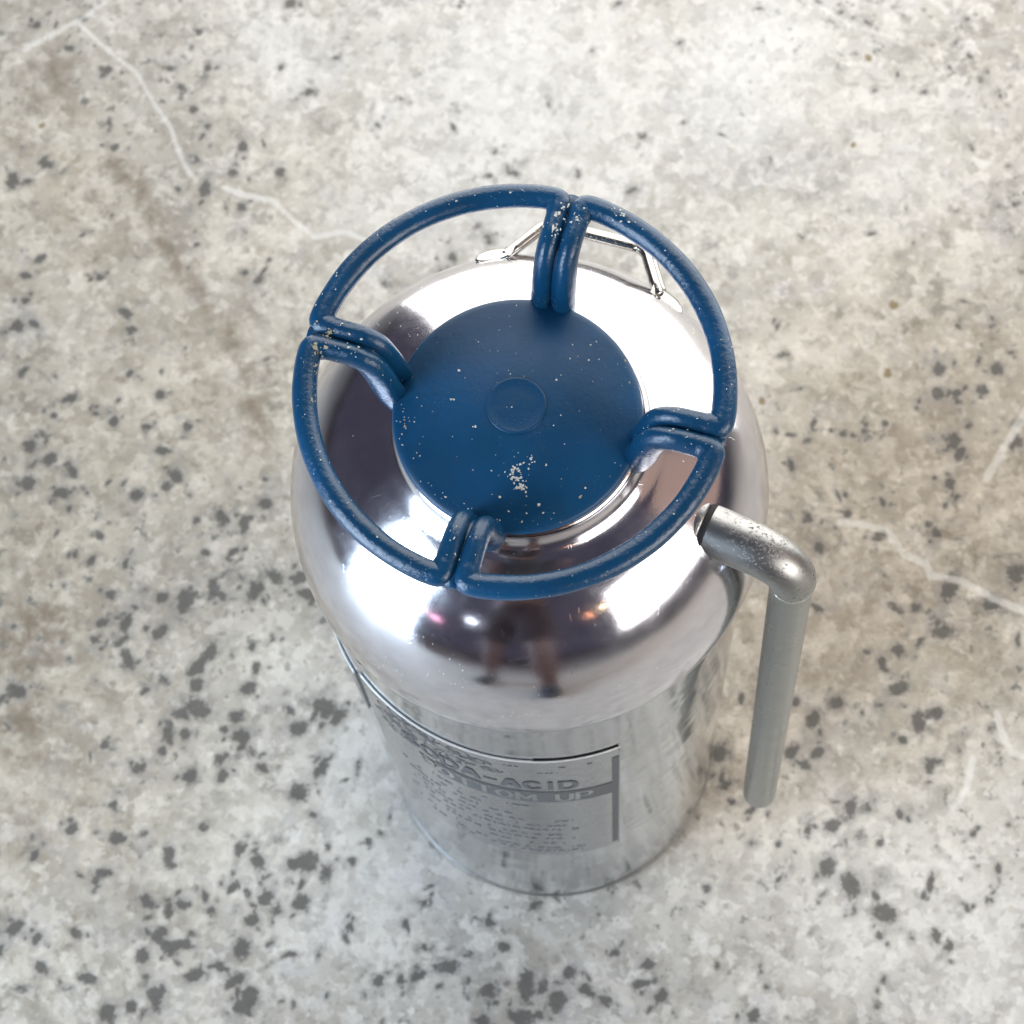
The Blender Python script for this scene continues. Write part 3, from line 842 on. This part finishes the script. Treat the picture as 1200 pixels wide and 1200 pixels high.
M['skin'] = mat_plain('bare_skin', (.085, .042, .036), .5)
M['shorts'] = mat_plain('dark_maroon_cloth', (.016, .007, .009), .9)
M['shirt'] = mat_plain('black_cloth', (.018, .018, .022), .9)
M['shoe'] = mat_plain('navy_shoe', (.012, .013, .022), .6)
M['hair'] = mat_plain('dark_hair', (.012, .009, .007), .6)
M['eye'] = mat_plain('dark_eye', (.01, .008, .007), .2)
M['phone'] = mat_plain('black_glass', (.01, .01, .012), .15)
body = [(-.17, -.82, .93, (.15, .10)),                                                   # 0 pelvis
        (-.15, -.80, 1.08, (.135, .095)), (-.12, -.75, 1.25, (.155, .105)), (-.10, -.70, 1.39, (.13, .085)),   # 1-3 spine
        (-.09, -.66, 1.47, .058), (-.085, -.63, 1.54, .062), (-.08, -.60, 1.62, .098), (-.078, -.575, 1.69, .085), (-.08, -.60, 1.76, .05),   # 4-8 neck, head
        (-.26, -.83, .88, .10), (-.285, -.83, .68, .088), (-.31, -.84, .48, .058), (-.325, -.89, .33, .060), (-.34, -.93, .17, .042), (-.345, -.94, .085, .040), (-.345, -.86, .045, .036), (-.345, -.77, .035, .028),
        (-.08, -.80, .88, .10), (-.06, -.76, .68, .088), (-.04, -.71, .48, .058), (-.03, -.73, .33, .060), (-.022, -.75, .17, .042), (-.02, -.76, .085, .040), (-.015, -.68, .045, .036), (-.01, -.59, .035, .028),
        (-.27, -.67, 1.39, .062), (-.31, -.60, 1.26, .050), (-.31, -.52, 1.18, .042), (-.22, -.43, 1.25, .038), (-.125, -.385, 1.315, .028), (-.085, -.365, 1.325, (.034, .018)),
        (.08, -.66, 1.39, .062), (.15, -.58, 1.26, .050), (.17, -.50, 1.18, .042), (.135, -.43, 1.25, .038), (.085, -.385, 1.315, .028), (.060, -.365, 1.325, (.034, .018)),
        (-.078, -.490, 1.685, .018)]
edges = [(0, 1), (1, 2), (2, 3), (3, 4), (4, 5), (5, 6), (6, 7), (7, 8), (0, 9)]+[(i, i+1) for i in range(9, 16)]+[(0, 17)]+[(i, i+1) for i in range(17, 24)]+[(3, 25)]+[(i, i+1) for i in range(25, 30)]+[(3, 31)]+[(i, i+1) for i in range(31, 36)]+[(7, 37)]
person = skin('person', body, edges, M['skin'])
person['label'] = 'person in dark shorts and shirt bending over with a phone, mirrored in chrome'
person['category'] = 'person'
skin('shorts', [(-.17, -.82, .97, (.165, .118)), (-.17, -.82, .90, (.17, .125)), (-.265, -.83, .80, .118), (-.285, -.83, .66, .112), (-.30, -.835, .53, .105), (-.075, -.79, .80, .118), (-.058, -.755, .66, .112), (-.045, -.725, .53, .105)],
     [(0, 1), (1, 2), (2, 3), (3, 4), (1, 5), (5, 6), (6, 7)], M['shorts'], person)
skin('shirt', [(-.165, -.815, .98, (.165, .115)), (-.15, -.80, 1.08, (.155, .11)), (-.12, -.75, 1.25, (.172, .122)), (-.10, -.70, 1.39, (.145, .10)), (-.092, -.67, 1.45, .075), (-.27, -.67, 1.39, .082), (-.305, -.61, 1.28, .070), (.08, -.66, 1.39, .082), (.14, -.59, 1.28, .070)],
     [(0, 1), (1, 2), (2, 3), (3, 4), (3, 5), (5, 6), (3, 7), (7, 8)], M['shirt'], person)
for (x, y) in ((-.345, -.94), (-.02, -.76)):
    skin('shoe', [(x, y-.035, .048, .046), (x, y+.01, .062, .050), (x+.002, y+.08, .045, .047), (x+.004, y+.16, .036, .044), (x+.005, y+.205, .030, .028)], [(0, 1), (1, 2), (2, 3), (3, 4)], M['shoe'], person)
skin('hair', [(-.08, -.655, 1.66, .085), (-.08, -.635, 1.73, .095), (-.08, -.60, 1.765, .075)], [(0, 1), (1, 2)], M['hair'], person)
for dx in (-.032, .032):
    skin('eye', [(-.078+dx, -.510, 1.703, .011), (-.078+dx, -.508, 1.700, .010)], [(0, 1)], M['eye'], person, 1)
# fingers: four and a thumb to each hand, closed round the edges of the phone
for sg, px in ((-1, -.085), (1, .060)):
    for i, (ln, dy) in enumerate(((.058, .022), (.066, .007), (.062, -.008), (.050, -.022))):
        y0 = -.360+dy
        skin('finger', [(px, y0, 1.325, .0095), (px-sg*.012, y0+.008, 1.332+ .012, .009), (px-sg*.030, y0+.012, 1.340, .0085), (px-sg*ln*.75, y0+.014, 1.334, .007)], [(0, 1), (1, 2), (2, 3)], M['skin'], person)
    skin('thumb', [(px, -.375, 1.318, .012), (px-sg*.012, -.352, 1.312, .011), (px-sg*.024, -.330+.0, 1.306, .009)], [(0, 1), (1, 2)], M['skin'], person)

# the phone itself sits just behind the lens
pc = Vector(tuple(POS*S))+Vector(tuple(-fw))*.016-Vector(tuple(UP))*.048
me = bpy.data.meshes.new('mobile_phone'); bm = bmesh.new(); bmesh.ops.create_cube(bm, size=1)
for vv in bm.verts: vv.co = Vector((vv.co.x*.074, vv.co.y*.155, vv.co.z*.008))
bmesh.ops.bevel(bm, geom=bm.edges[:], offset=.003, segments=2, affect='EDGES'); bm.to_mesh(me); bm.free()
ph = bpy.data.objects.new('mobile_phone', me); C.objects.link(ph); me.materials.append(M['phone'])
ph.matrix_world = Matrix(((RT[0], UP[0], -fw[0], pc[0]), (RT[1], UP[1], -fw[1], pc[1]), (RT[2], UP[2], -fw[2], pc[2]), (0, 0, 0, 1)))
ph['label'] = 'dark mobile phone held flat by the bending person above the extinguisher'; ph['category'] = 'phone'
